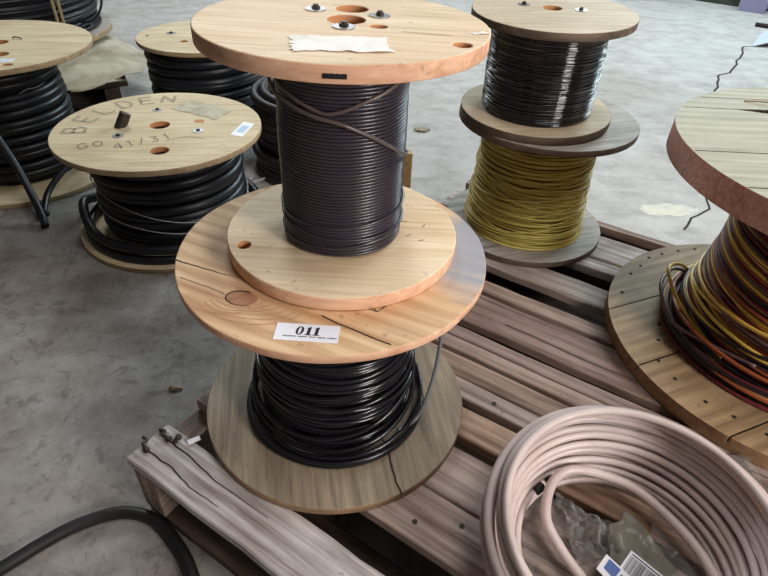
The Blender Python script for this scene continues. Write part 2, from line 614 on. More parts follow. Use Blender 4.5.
# n0, n1, colour, end offset
DECK = [(0.000, 0.068, (1.02, 1.10, 1.18)), (0.119, 0.190, (0.98, 0.88, 0.84)), (0.192, 0.267, (0.84, 0.76, 0.73)),  # first board's blue lift is back light put into its tint
        (0.288, 0.338, (0.88, 0.70, 0.56)), (0.353, 0.388, (0.80, 0.74, 0.71)), (0.390, 0.431, (0.60, 0.49, 0.42)),
        (0.440, 0.467, (0.62, 0.54, 0.50)), (0.4695, 0.495, (0.50, 0.43, 0.41)), (0.514, 0.597, (0.54, 0.44, 0.41)),
        (0.608, 0.642, (0.62, 0.53, 0.48)), (0.690, 0.752, (0.82, 0.79, 0.77)), (0.806, 0.842, (1.5, 1.52, 1.56)),  # near-white far pair: grazing door light put into the tint
        (0.852, 0.942, (1.5, 1.52, 1.56)), (0.982, 1.004, (1.0, 0.86, 0.80))]
boards = []
for k, (n0, n1, c) in enumerate(DECK):
    cr = []
    if k == 0:
        cr = [[(0.012, 0.022), (0.06, 0.024), (0.10, 0.017), (0.15, 0.019)], [(0.018, 0.050), (0.07, 0.048), (0.12, 0.042), (0.21, 0.043)]]
    if k == 8:
        cr = [[(0.30, 0.03), (0.45, 0.026), (0.62, 0.031)]]
    boards.append(board('deck_board', PL - rng.uniform(0, 0.006), n1 - n0, 0.018, M_pallet, pal, (rng.uniform(0, 0.004), n0, 0.1147), (0, 0, 0), c,
                        0.0008 if k in (5, 4, 7, 6, 1, 2) else 0.0016, cr))


def nail_bent(b, x, y, ang, L=0.022):
    g = Geo()
    p = smooth_path([(0, 0, 0.0), (0, 0, 0.004), (L * 0.4, 0.002, 0.006), (L * 0.7, -0.003, 0.003), (L, 0.001, 0.0035)], 24)
    g.tube(p, 0.0025, 6)
    g.cyl((0, 0), 0.0046, 0.0, 0.003, 10)
    g.build('bent_nail', M_rust, b, (x, y, 0.018), (0, 0, ang))


nail_bent(boards[0], 0.012, 0.022, math.radians(150))
nail_bent(boards[0], 0.022, 0.050, math.radians(170))
nail_bent(boards[0], 0.030, 0.060, math.radians(-60), 0.010)


def nail_head(b, x, y, r=0.0035):
    g = Geo()
    g.cyl((0, 0), r, -0.002, 0.0008, 10)
    g.build('nail_head', M_rust, b, (x, y, 0.018))


nail_head(boards[4], 0.36, 0.016)
nail_head(boards[1], 0.41, 0.050)
nail_head(boards[1], 0.36, 0.022)
nail_head(boards[8], 0.56, 0.03)
nail_head(boards[8], 0.60, 0.062)
nail_head(boards[8], 0.62, 0.04)
nail_head(boards[7], 0.56, 0.012)
g = Geo()
g.prism([(0, 0), (0.016, 0.004), (0.015, 0.009), (-0.001, 0.005)], 0, 0.004)
g.build('splinter', M_label, boards[0], (0.050, 0.060, 0.018), (0, 0, 0.9))


# ------------------------------------------------------------------ spools
def circ(cx, cy, rx, ry=None, n=40, a=0.0):
    ry = rx if ry is None else ry
    return [(cx + rx * math.cos(t) * math.cos(a) - ry * math.sin(t) * math.sin(a), cy + rx * math.cos(t) * math.sin(a) + ry * math.sin(t) * math.cos(a))
            for t in np.linspace(0, 2 * PI, n, endpoint=False)]


def flange(parent, R, t, z, mats, holes=(), marks=None, wob=0.0, bev=0.0012):
    """a round board with real holes; mats = face, rim, hole wall + extra; origin at its underside"""
    cu = bpy.data.curves.new('flange', 'CURVE')
    cu.dimensions = '2D'
    cu.fill_mode = 'BOTH'
    cu.extrude = t / 2 - bev
    cu.bevel_depth = bev
    cu.bevel_resolution = 1
    cu.offset = -bev
    outl = []
    ph = rng.uniform(0, 9)
    for a in np.linspace(0, 2 * PI, 160, endpoint=False):
        rr = R + wob * noise.noise(Vector((math.cos(a) * 3 + ph, math.sin(a) * 3, 0)))
        outl.append((rr * math.cos(a), rr * math.sin(a)))
    for poly in [outl] + list(holes):
        sp = cu.splines.new('POLY')
        sp.points.add(len(poly) - 1)
        for p, (x, y) in zip(sp.points, poly):
            p.co = (x, y, 0, 1)
        sp.use_cyclic_u = True
    tmp = bpy.data.objects.new('tmp', cu)
    COL.objects.link(tmp)
    dg = bpy.context.evaluated_depsgraph_get()
    me = bpy.data.meshes.new_from_object(tmp.evaluated_get(dg))
    bpy.data.objects.remove(tmp)
    bpy.data.curves.remove(cu)
    g = Geo()
    if marks:
        marks(g, t + 0.0004)
    bm = bmesh.new()
    bm.from_mesh(me)
    bmesh.ops.translate(bm, verts=bm.verts, vec=(0, 0, t / 2))
    for f in bm.faces:
        c = f.calc_center_median()
        f.material_index = 0
        if abs(f.normal.z) < 0.9:
            f.material_index = 1 if c.xy.length > R * 0.97 - wob else 2
    if g.n:
        me2 = g.mesh('m')
        bm.from_mesh(me2)
        bpy.data.meshes.remove(me2)
    me3 = bpy.data.meshes.new('flange')
    bm.to_mesh(me3)
    bm.free()
    bpy.data.meshes.remove(me)
    return link('flange', me3, mats, parent, (0, 0, z))


def core(parent, R, z0, z1, mat, R1=None):
    g = Geo()
    g.cyl((0, 0), R, z0, z1, 64, 0, R1)
    return g.build('core', mat, parent)


def helix(g, R, z0, z1, turns, r, sides=6, seg=72, off=(0, 0), jr=0.0, jz=0.0, mat=0, ph=0.0):
    n = int(turns * seg)
    t = np.linspace(0, 1, n)
    th = ph + t * turns * 2 * PI
    z = z0 + (z1 - z0) * t
    rad = (R(z) if callable(R) else np.full(n, R)).astype(float)
    if jr:
        k = np.repeat(rng.normal(0, jr, int(turns) + 3), seg)[:n]
        kk = np.convolve(k, np.ones(seg // 2) / (seg // 2), 'same')
        rad = rad + kk
    if jz:
        z = z + jz * np.sin(th * 0.37 + 1.0) + jz * 0.6 * np.sin(th * 1.0 + 2 * np.sin(th * 0.05))
    g.tube(np.stack([off[0] + rad * np.cos(th), off[1] + rad * np.sin(th), z], 1), r, sides, False, mat)


def rings(g, R, zs, r, tilt=0.004, jr=0.001, seg=72, sides=6, mat=0, off=(0, 0), wav=0.0, zmin=None, zmax=None, lean=0.0):
    th = np.linspace(0, 2 * PI, seg, endpoint=False)
    for z in zs:
        ph = rng.uniform(0, 2 * PI)
        a = rng.normal(0, tilt)
        zz = z + a * np.cos(th - ph) + lean * np.sin(th) + wav * np.sin(2 * th + rng.uniform(0, 6)) * rng.uniform(-1, 1)
        if zmin is not None:
            zz = np.clip(zz, zmin + r, None)
        if zmax is not None:
            zz = np.clip(zz, None, zmax - r)
        rad = (R(zz) if callable(R) else R) + rng.normal(0, jr) + jr * np.sin(th + rng.uniform(0, 6))
        g.tube(np.stack([off[0] + rad * np.cos(th), off[1] + rad * np.sin(th), zz], 1), r, sides, True, mat)


def bolt(parent, x, y, z, r=0.010, stud=0.004, mat=None):
    g = Geo()
    g.cyl((0, 0), r, 0, 0.0012, 20)
    hx = [(r * 0.42 * math.cos(a), r * 0.42 * math.sin(a)) for a in np.arange(6) * PI / 3 + rng.uniform(0, 1)]
    g.prism(hx, 0.0012, 0.0034, 1)
    g.cyl((0, 0), r * 0.25, 0.0034, 0.0034 + stud * 0.6, 12, 1)
    return g.build('bolt', [mat or M_steel, M_rust], parent, (x, y, z))


# ---- lower front reel: pine top flange with the white lot label
sp = thing('cable_spool', 'reel of glossy black cable at the pallet corner, white 011 label on its top board', 'cable spool', (-0.062, 0.5525, 0.1342))


def marks_d(g, z):
    g.ribbon(jag([(0.070, -0.078), (0.079, -0.100), (0.084, -0.125), (0.097, -0.160)], 4, 0.0008), 0.0022, z, 3)


flange(sp, 0.184, 0.0126, 0.0, [M_grayply, M_grayrim, M_hole, M_crack], [circ(0, 0, 0.018)], marks_d)


def marks_c(g, z):
    g.ribbon(jag([(-0.1765, -0.038), (-0.157, -0.0455), (-0.121, -0.059), (-0.09, -0.068)], 4, 0.0006), 0.0018, z, 3, True)
    g.ribbon(jag([(0.0, -0.122), (0.021, -0.135), (0.0715, -0.160)], 4, 0.0004), 0.0016, z, 3)
    g.ribbon(jag([(-0.16, -0.07), (-0.125, -0.085), (-0.105, -0.096)], 3, 0.0006), 0.0007, z, 3)
    k = circ(-0.086, -0.101, 0.017, 0.0115, 30, -0.2)
    g.add([(x + rng.normal(0, .0005), y + rng.normal(0, .0005), z) for x, y in k], [tuple(range(30))], 4)
    for q in range(6):
        rr = 0.022 + 0.0065 * q
        aa = np.linspace(PI * 1.12, PI * 1.92, 18)
        g.ribbon([(-0.086 + rr * 1.25 * math.cos(t) + 0.002 * q, -0.099 + rr * 0.72 * math.sin(t) * (1 + 0.1 * math.sin(3 * t + q))) for t in aa
                  if math.hypot(-0.086 + rr * 1.25 * math.cos(t) + 0.002 * q, -0.099 + rr * 0.72 * math.sin(t) * 1.1) < 0.174], 0.0011, z - 0.0001, 5)
    arc = [(x, y) for x, y in k[6:27]]
    g.ribbon(arc, 0.0019, z + 0.0002, 3, True)
    g.ribbon([(0.045, -0.098), (0.0565, -0.1125), (0.066, -0.101)], 0.0012, z, 3)
    g.ribbon([(0.045, -0.1075), (0.0565, -0.1125)], 0.0010, z, 3)


fc = flange(sp, 0.1805, 0.0100, 0.2572, [M_pine, M_ply_rim, M_hole, M_crack, M_knot, M_ring], [circ(0, 0, 0.018)], marks_c, wob=0.0015)
core(sp, 0.07, 0.0126, 0.2572, M_core)
g = Geo()
Rl = lambda z: 0.0935 + 0.006 * np.clip((0.25 - z) / 0.24, 0, 1)
rings(g, Rl, np.linspace(0.022, 0.249, 40), 0.0030, 0.005, 0.0012, 96, 7, 0, (0, 0), 0.002, 0.0126, 0.2543)
rings(g, lambda z: Rl(z) + 0.005, np.linspace(0.07, 0.245, 17), 0.0030, 0.010, 0.0015, 96, 7, 0, (0, 0), 0.003, 0.0126, 0.2543)
rings(g, 0.088, np.linspace(0.02, 0.25, 40), 0.0034, 0.002, 0.001, 64, 6, 0, (0, 0), 0.0, 0.0126, 0.2543)
g.build('cable_winding', M_gloss, sp)
g = Geo()
th = np.linspace(0, 2 * PI, 120, endpoint=False)
for R, z, a, ph, ox, oy in [(0.124, 0.018, 0.0, 0, 0, -0.004), (0.122, 0.0245, 0.003, 2.8, 0.001, -0.006), (0.118, 0.034, 0.012, 1.3, 0.003, -0.002),
                            (0.112, 0.05, 0.024, 1.6, -0.003, 0.0), (0.110, 0.075, 0.03, 1.2, -0.003, 0.002)]:
    zz = np.maximum(z + a * np.cos(th - ph), 0.0126 + 0.0033)
    g.tube(np.stack([ox + R * np.cos(th), oy + R * np.sin(th), zz], 1), 0.0033, 7, True)
g.build('loose_loop', M_gloss, sp)
g = Geo()
p = smooth_path([(0.092, 0.06, 0.21), (0.125, 0.05, 0.20), (0.142, 0.022, 0.15), (0.138, -0.010, 0.08), (0.118, -0.048, 0.03), (0.09, -0.075, 0.030)], 60)
g.tube(p, 0.0028, 7)
g.build('loose_end', M_clear, sp)['label'] = 'loose grey end looping out beside the winding'

# the white lot label: serif 011 and a line of fine print
g = Geo()
LW, LH = 0.0625, 0.0245
g.prism([(0, 0), (LW, 0), (LW, LH), (0, LH)], 0, 0.0005)


def italic(pts, ox, oy, s, sh=0.10):
    return [(ox + (x + y * sh) * s, oy + y * s) for x, y in pts]


def digit0(ox, oy, s):
    n = 40
    o = [(0.33 + 0.33 * math.cos(a), 0.5 + 0.51 * math.sin(a)) for a in np.linspace(0, 2 * PI, n, endpoint=False)]
    i = [(0.33 + 0.12 * math.cos(a), 0.5 + 0.44 * math.sin(a)) for a in np.linspace(0, 2 * PI, n, endpoint=False)]
    P = italic(o, ox, oy, s) + italic(i, ox, oy, s)
    g.add([(x, y, 0.0008) for x, y in P], [(k, (k + 1) % n, n + (k + 1) % n, n + k) for k in range(n)], 1)


def digit1(ox, oy, s):
    for poly in ([(0.17, 0), (0.44, 0), (0.44, 1.0), (0.17, 0.9)], [(0.02, 0), (0.60, 0), (0.60, 0.09), (0.02, 0.09)], [(0.0, 0.78), (0.17, 0.82), (0.44, 1.0), (0.36, 1.0)]):
        g.add([(x, y, 0.0008) for x, y in italic(poly, ox, oy, s)], [tuple(range(len(poly)))], 1)


digit0(0.0195, 0.0085, 0.0118)
digit1(0.0287, 0.0085, 0.0118)
digit1(0.0366, 0.0085, 0.0118)
x = 0.0085
for wds in (9, 6, 5, 5, 6):
    for k in range(wds):
        hgt = random.choice((0.0012, 0.0015, 0.0015))
        ww = random.choice((0.0008, 0.0010, 0.0011))
        g.add([(x, 0.0052, 0.0008), (x + ww, 0.0052, 0.0008), (x + ww + 0.0002, 0.0052 + hgt, 0.0008), (x + 0.0002, 0.0052 + hgt, 0.0008)], [(0, 1, 2, 3)], 1)
        x += ww + 0.0005
    x += 0.0018
lab = g.build('lot_label', [M_label, M_black], fc, (-0.0425, -0.1605, 0.0101), (0, 0, math.radians(-1.5)))
lab['label'] = 'white label printed 011 with a line of fine print'

# ---- upper front reel
sp = thing('cable_spool', 'tall reel of neatly wound charcoal cable, on top of the 011 reel', 'cable spool', (-0.0525, 0.5725, 0.4027), (0, math.radians(0.5), 0))


def marks_b(g, z):
    for x, y, a in ((0.075, -0.012, 0.5), (0.09, -0.02, 0.2), (0.095, 0.01, 1.0), (0.07, 0.02, 0.3)):
        g.ribbon([(x, y), (x + 0.007 * math.cos(a), y + 0.007 * math.sin(a))], 0.0010, z, 3)


flange(sp, 0.1352, 0.0165, 0.0, [M_ply, M_ply_rim, M_hole, M_crack], [circ(0, 0, 0.018), circ(-0.1075, -0.0488, 0.0075)], marks_b)


def marks_a(g, z):
    g.ribbon([(0.055, -0.030), (0.10, -0.034)], 0.0008, z, 3)
    n = 9
    arc = [(0.1394 * math.sin(t), -0.1394 * math.cos(t)) for t in np.linspace(-0.030, 0.105, n)]
    g.add([(x, y, z - 0.0110) for x, y in arc] + [(x, y, z - 0.0072 + 0.0004 * (i % 2)) for i, (x, y) in enumerate(arc)], [(i, i + 1, n + i + 1, n + i) for i in range(n - 1)], 3)


fa = flange(sp, 0.1390, 0.0150, 0.2301, [M_ply, M_ply_rim, M_hole, M_black],
            [circ(0.002, 0.0055, 0.0185), circ(0.004, 0.0520, 0.0165), circ(0.0335, -0.0150, 0.0085, 0.0070), circ(0.1077, -0.0625, 0.0085)], marks_a)
core(sp, 0.060, 0.0165, 0.2301, M_core)
g = Geo()
helix(g, lambda z: 0.0662 + 0.0004 * np.sin(z * 60), 0.0188, 0.2282, 57, 0.00182, 8, 84, jr=0.00022, off=(-0.0008, 0))
g.build('cable_winding', M_purple, sp)
g = Geo()


def on_cyl(deg, z, R=0.0692):
    a = math.radians(deg)
    return (R * math.cos(a), R * math.sin(a), z)


p = smooth_path([on_cyl(-30, 0.2055, .0675), on_cyl(-42, 0.2015, .069), on_cyl(-55, 0.196), on_cyl(-66, 0.1922), on_cyl(-78, 0.1866), on_cyl(-89, 0.1819), on_cyl(-100, 0.1795), on_cyl(-114, 0.1835),
                 on_cyl(-128, 0.188), on_cyl(-145, 0.194), on_cyl(-160, 0.203, .071), on_cyl(-176, 0.212, .074), on_cyl(-192, 0.216, .075), on_cyl(-190, 0.205, .075), on_cyl(-176, 0.196, .074),
                 on_cyl(-160, 0.190, .073), on_cyl(-140, 0.1845, .0725), on_cyl(-118, 0.1795, .0725), on_cyl(-104, 0.1765, .073), on_cyl(-89, 0.173, .0725), on_cyl(-78, 0.1675, .0715), on_cyl(-57, 0.1535, .071),
                 on_cyl(-33, 0.1340, .0705), on_cyl(-14, 0.1215, .070), on_cyl(5, 0.115, .069)], 170)
g.tube(p, 0.0020, 7)
g.build('loose_end', M_tail, sp)
g = Geo()
for zc, a, ph in ((0.062, 0.006, 1.0), (0.045, 0.004, 2.4), (0.035, 0.007, 0.5)):
    th = np.linspace(0, 2 * PI, 90, endpoint=False)
    g.tube(np.stack([0.0687 * np.cos(th), 0.0687 * np.sin(th), zc + a * np.cos(th - ph)], 1), 0.0016, 6, True)
g.build('crossing_turn', M_purple, sp)
for x, y in ((-0.031, 0.0385), (0.0335, 0.0255), (0.0025, -0.0255)):
    bolt(sp, x, y, 0.2451, 0.0105, 0.003)


def paper(name, poly, mat, parent, z, amp=0.0012, n=16):
    """a thin torn sheet: bilinear grid inside 4 corners with ragged edges"""
    g = Geo()
    P = [np.array(q, float) for q in poly]
    ps = rng.uniform(0, 30)
    V = []
    for j in range(n):
        for i in range(n):
            u, w = i / (n - 1), j / (n - 1)
            q = P[0] * (1 - u) * (1 - w) + P[1] * u * (1 - w) + P[2] * u * w + P[3] * (1 - u) * w
            e = 0.0015 if (i in (0, n - 1) or j in (0, n - 1)) else 0
            q = q + rng.normal(0, e, 2) if e else q
            V.append((q[0], q[1], amp * (0.3 + abs(noise.noise(Vector((q[0] * 40 + ps, q[1] * 40, 0)))) * 1.6)))
    g.add(V, [(j * n + i, j * n + i + 1, (j + 1) * n + i + 1, (j + 1) * n + i) for j in range(n - 1) for i in range(n - 1)], 0, True)
    return g.build(name, mat, parent, (0, 0, z))


paper('paper_label', [(-0.0315, -0.110), (0.049, -0.099), (0.040, -0.056), (-0.039, -0.066)], M_paper, fa, 0.0151)['label'] = 'torn white paper label'
paper('paper_scrap', [(0.122, -0.027), (0.135, -0.020), (0.131, -0.012), (0.118, -0.020)], M_paper, fa, 0.0151, 0.0006, 6)

# ---- yellow wire reel
sp = thing('cable_spool', 'weathered grey reel of thin yellow wire on the far side of the pallet', 'cable spool', (0.297, 1.082, 0.1342))
flange(sp, 0.168, 0.0128, 0.0, [M_old, M_oldrim, M_hole], [circ(0, 0, 0.018)])
flange(sp, 0.1715, 0.012, 0.2365, [M_old, M_oldrim, M_hole], [circ(0, 0, 0.018)]).location.x = 0.006
Ry = lambda z: 0.1185 - 0.0115 * (z - 0.0128) / 0.22 + 0.003 * np.exp(-((z - 0.03) / 0.03) ** 2)
core(sp, 0.1160, 0.0128, 0.2365, M_yellowcore, 0.1040)
g = Geo()
rings(g, Ry, np.linspace(0.016, 0.234, 80), 0.0017, 0.004, 0.0012, 80, 5, 0, (0, 0), 0.002, 0.0128, 0.2365)
rings(g, lambda z: Ry(z) + 0.0022, np.linspace(0.022, 0.230, 46), 0.0017, 0.012, 0.0012, 80, 5, 0, (0, 0), 0.004, 0.0128, 0.2365)
rings(g, lambda z: Ry(z) + 0.0042, np.linspace(0.02, 0.12, 14), 0.0017, 0.016, 0.0012, 80, 5, 0, (-0.001, -0.001), 0.004, 0.0128, 0.2365)
g.build('wire_winding', M_yellow, sp)
# ---- black enamelled wire reel leaning on the yellow one
sp = thing('cable_spool', 'wooden reel of glossy black wire, stacked on the reel of yellow wire', 'cable spool', (0.2715, 1.0685, 0.3885), (math.radians(2.0), math.radians(-1.0), 0))
flange(sp, 0.1405, 0.0145, 0.0, [M_blackspool, M_oldrim, M_hole], [circ(0, 0, 0.016)])
fe = flange(sp, 0.1400, 0.0130, 0.1710, [M_blackspool, M_oldrim, M_hole], [circ(0.0, 0.012, 0.0165)])
core(sp, 0.1003, 0.0145, 0.171, M_enamel)
g = Geo()
rings(g, 0.1000, np.linspace(0.017, 0.169, 64), 0.0014, 0.0012, 0.0004, 84, 5, 0, (0, 0), 0.0006, 0.0145, 0.171)
rings(g, 0.1010, np.linspace(0.022, 0.160, 26), 0.0012, 0.005, 0.0005, 84, 5, 0, (0, 0), 0.002, 0.0145, 0.171)
g.build('wire_winding', M_enamel, sp)
for x, y in ((-0.046, 0.03), (0.047, 0.0)):
    bolt(sp, x, y, 0.1840, 0.0105, 0.003)


# ---- big planked reel at the right
def planked(parent, R, z, layers, mats, marks=None):
    """flange of straight planks; layers = [(z0, z1, angle, [(lower fn, upper fn)...])]"""
    g = Geo()
    for z0, z1, ang, strips in layers:
        ca, sa = math.cos(ang), math.sin(ang)
        for lo, hi in strips:
            xs = [x for x in -R * np.cos(np.linspace(0.01, PI - 0.01, 421))]
            top, bot = [], []
            for x in xs:
                c = math.sqrt(max(R * R - x * x, 0))
                a, b = max(lo(x), -c), min(hi(x), c)
                if b > a + 1e-4:
                    bot.append((x, a))
                    top.append((x, b))
            poly = bot + top[::-1]
            poly = [(x * ca - y * sa, x * sa + y * ca) for x, y in poly]
            n = len(poly)
            V = [(x, y, z0) for x, y in poly] + [(x, y, z1) for x, y in poly]
            h = len(bot)
            fs = [(i, i + 1, n - 2 - i, n - 1 - i)[::-1] for i in range(h - 1)] + [(n + i, n + i + 1, 2 * n - 2 - i, 2 * n - 1 - i) for i in range(h - 1)]
            g.add(V, fs, 0)
            for i in range(n):
                j = (i + 1) % n
                mid = ((poly[i][0] + poly[j][0]) / 2, (poly[i][1] + poly[j][1]) / 2)
                rim = math.hypot(*mid) > R * 0.985
                g.add([V[i], V[j], V[n + j], V[n + i]], [(0, 1, 2, 3)], 1 if rim else 2)
    if marks:
        marks(g)
    return g.build('flange', mats, parent, (0, 0, z))


def K_(c, amp=0.0, ph=0.0):
    return lambda x: c + amp * math.sin(x * 9 + ph)


sp = thing('cable_spool', 'big planked reel with reddish rim, wound with yellow, maroon and black wires', 'cable spool', (0.676, 0.711, 0.1342))
G2 = 0.0012
a = math.radians(24)


def marks_j(g):
    for x, y in [(-.2061, .1659), (-.1782, .1944), (-.1518, .2245), (-.1203, .24), (-.0815, .2543), (-.0444, .2640), (-.0059, .2669), (-.1578, .1245), (-.2413, .1059), (-.2374, -.0686),
                 (-.2256, -.1065), (-.1972, -.1505), (-.1674, -.1765), (-.1348, -.2055), (-.205, .02), (-.22, -.02)]:
        g.cyl((x, y), 0.0032, 0.0225, 0.0236, 8, 2)


seam_j = [0.165, -0.135, 0.035]
planked(sp, 0.2855, 0, [(0.0, 0.0110, a + PI / 2, [(K_(-1), K_(1))]),
                        (0.0110, 0.0230, a, [(K_(-1), K_(-0.118)), (K_(-0.118 + 2 * G2), K_(0.036)), (K_(0.036 + 2 * G2), K_(0.163)), (K_(0.163 + 2 * G2), K_(1))])],
        [M_plank2, M_brownrim, M_crack], marks_j)


def slot_lo(x):
    w = max(0.0, min(1.0, (x + 0.145) / 0.05, (0.07 - x) / 0.05)) * 0.013
    return 0.158 - 0.01 * (x + 0.2) - w - (0.003 * noise.noise(Vector((x * 60, 0, 0))) if w > 0.004 else 0)


def slot_hi(x):
    w = max(0.0, min(1.0, (x + 0.145) / 0.06, (0.07 - x) / 0.05)) * 0.006
    return 0.160 - 0.01 * (x + 0.2) + w + (0.004 * noise.noise(Vector((x * 75, 3, 0))) if w > 0.004 else 0)


fi = planked(sp, 0.2805, 0.3090, [(0.0, 0.0195, PI / 2, [(K_(-1), K_(1))]),
                                  (0.0195, 0.0385, 0.0, [(K_(-1), K_(-0.110)), (K_(-0.110 + 2 * G2), K_(-0.0085)), (K_(-0.0085 + 2 * G2), slot_lo), (slot_hi, K_(0.2095)), (K_(0.2095 + 2 * G2), K_(1))])],
             [M_plank, M_redrim, M_crack])
core(sp, 0.134, 0.0230, 0.309, M_w_black)
Ri = lambda z: 0.149 + 0.026 * np.clip((0.22 - z) / 0.19, 0, 1) ** 1.6
zs = np.linspace(0.030, 0.306, 120)
names = [('yellow_wire', M_w_yellow), ('maroon_wire', M_w_maroon), ('black_wire', M_w_black), ('orange_wire', M_w_orange), ('mauve_wire', M_w_grey)]
pool = {k: [] for k in range(5)}
for q, z in enumerate(zs):
    pool[[0, 1, 2, 0, 1, 2, 0, 1, 2, 3][q % 10] if q % 8 else 4].append(z)
for k, (nm, mt) in enumerate(names):
    g = Geo()
    rings(g, lambda z: Ri(z) + 0.0005 * k, pool[k], 0.0029, 0.0035, 0.0010, 96, 6, 0, (0, 0), 0.002, 0.0230, 0.309, 0.020)
    low = rng.uniform(0.035, 0.12, (4, 3, 3, 1, 2)[k])
    rings(g, lambda z: Ri(z) + 0.006, low, 0.0029, 0.018, 0.002, 96, 6, 0, (-0.003, -0.002), 0.008, 0.0230, 0.309)
    rings(g, lambda z: Ri(z) + 0.017, rng.uniform(0.032, 0.06, 2), 0.0031, 0.006, 0.003, 96, 6, 0, (-0.004, -0.003), 0.003, 0.0230, 0.309)
    if k == 0:
        p = smooth_path([(-0.12, 0.125, 0.06), (-0.155, 0.115, 0.085), (-0.195, 0.075, 0.10), (-0.19, 0.03, 0.075), (-0.17, -0.03, 0.055), (-0.155, -0.085, 0.05)], 50)
        g.tube(p, 0.0031, 6)
    if k == 4:
        p = smooth_path([(-0.11, 0.14, 0.05), (-0.16, 0.12, 0.07), (-0.205, 0.06, 0.075), (-0.20, 0.0, 0.05), (-0.18, -0.055, 0.06), (-0.13, -0.12, 0.07)], 50)
        g.tube(p, 0.0031, 6)
    g.build(nm, mt, sp)
g = Geo()
p = smooth_path([(-0.115, 0.198, 0.3484), (-0.085, 0.185, 0.352), (-0.075, 0.165, 0.350), (-0.08, 0.155, 0.340)], 24)
g.tube(p, 0.0012, 5)
g.build('frayed_cord', M_strap, sp)

# ------------------------------------------------------------------ white cable coil
coil = thing('cable_coil', 'loose coil of thick white cable lying on the pallet over plastic packing', 'cable coil', (0.280, 0.318, 0.1342))
g = Geo()
rc = 0.0049
th = np.linspace(0, 2 * PI, 150, endpoint=False)
for k in range(10):
    z = 0.0056 + 0.0106 * k
    R = 0.1145 + 0.0028 * k
    for lay in range(2 if k < 9 else 1):
        Rr = R + lay * 0.0118 + rng.normal(0, 0.0008)
        ph = rng.uniform(0, 6)
        zz = z + (0.0055 if lay else 0) + 0.0020 * np.sin(th + ph) * (k > 0)
        left = np.clip(-np.cos(th - 0.45), 0, 1) ** 2        # the bundle sags and spreads on its near left side
        sag = left * (0.0016 * k) * (1 if lay else 0.55)
        zz = np.maximum(zz - sag * 1.6, 0.0065 + 0.0004 * k)
        rad = Rr + left * (0.0006 * k + (0.004 if lay else 0) + rng.normal(0, 0.0045)) + 0.0013 * np.sin(2 * th + ph)
        g.tube(np.stack([0.001 * k * 0.6 - 0.004 + rad * np.cos(th), 0.0008 * k + rad * np.sin(th), zz], 1), rc, 9, True)
for R, z, a, ph, ox, oy in [(0.1455, 0.080, 0.026, 0.6, -0.004, 0.0), (0.1450, 0.052, 0.036, 0.4, -0.004, -0.002), (0.1405, 0.100, 0.010, 0.9, 0.0, 0.004), (0.1385, 0.104, 0.014, 1.1, -0.002, -0.003)]:
    zz = z + a * np.cos(th - ph)
    g.tube(np.stack([ox + R * np.cos(th), oy + R * np.sin(th), zz], 1), rc, 9, True)
g.build('cable_bundle', M_white, coil)
g = Geo()
p = smooth_path([(0.108, -0.090, 0.020), (0.103, -0.030, 0.022), (0.088, 0.026, 0.026), (0.048, 0.082, 0.030), (0.005, 0.101, 0.036), (-0.037, 0.103, 0.040), (-0.064, 0.082, 0.038),
                 (-0.077, 0.042, 0.032), (-0.066, 0.010, 0.025), (-0.047, -0.020, 0.018), (-0.030, -0.050, 0.012)], 120)
g.tube(p, 0.0060, 10)
g.build('loose_end', M_white, coil)
g = Geo()
Rt, zt = 0.1115, 0.022
for a0, a1, R, z in ((127, 133, 0.1115, 0.024), (117, 122, 0.1120, 0.024)):
    aa = np.radians(np.linspace(a0, a1, 14))
    g.tube(np.stack([-0.004 + R * np.cos(aa), R * np.sin(aa), np.full(14, z)], 1), 0.0060, 10)
g.build('tape_tie', M_tape, coil)['label'] = 'strip of black tape on the inner loops'

# plastic packing under and inside the coil
bag = thing('plastic_bag', 'crumpled clear plastic bag with blue and barcode labels, inside and under the white coil', 'plastic bag', (0.28, 0.33, 0.1342))


def film(name, poly, mat, parent, amp, z, n=34, seed=0, edge=0.004, freq=16):
    g = Geo()
    P = [np.array(q, float) for q in poly]
    V = []
    for j in range(n):
        for i in range(n):
            u, w = i / (n - 1), j / (n - 1)
            q = P[0] * (1 - u) * (1 - w) + P[1] * u * (1 - w) + P[2] * u * w + P[3] * (1 - u) * w
            ew = edge * (1 if (i in (0, n - 1) or j in (0, n - 1)) else 0)
            q = q + np.array([noise.noise(Vector((q[0] * 50, q[1] * 50, seed))), noise.noise(Vector((q[0] * 50, q[1] * 50, seed + 9)))]) * ew * 2
            h = abs(noise.noise(Vector((q[0] * freq, q[1] * freq, seed)))) + 0.5 * abs(noise.noise(Vector((q[0] * freq * 2.7, q[1] * freq * 2.7, seed + 4))))
            V.append((q[0], q[1], amp * h))
    g.add(V, [(j * n + i, j * n + i + 1, (j + 1) * n + i + 1, (j + 1) * n + i) for j in range(n - 1) for i in range(n - 1)], 0, False)
    return g.build(name, mat, parent, (0, 0, z))


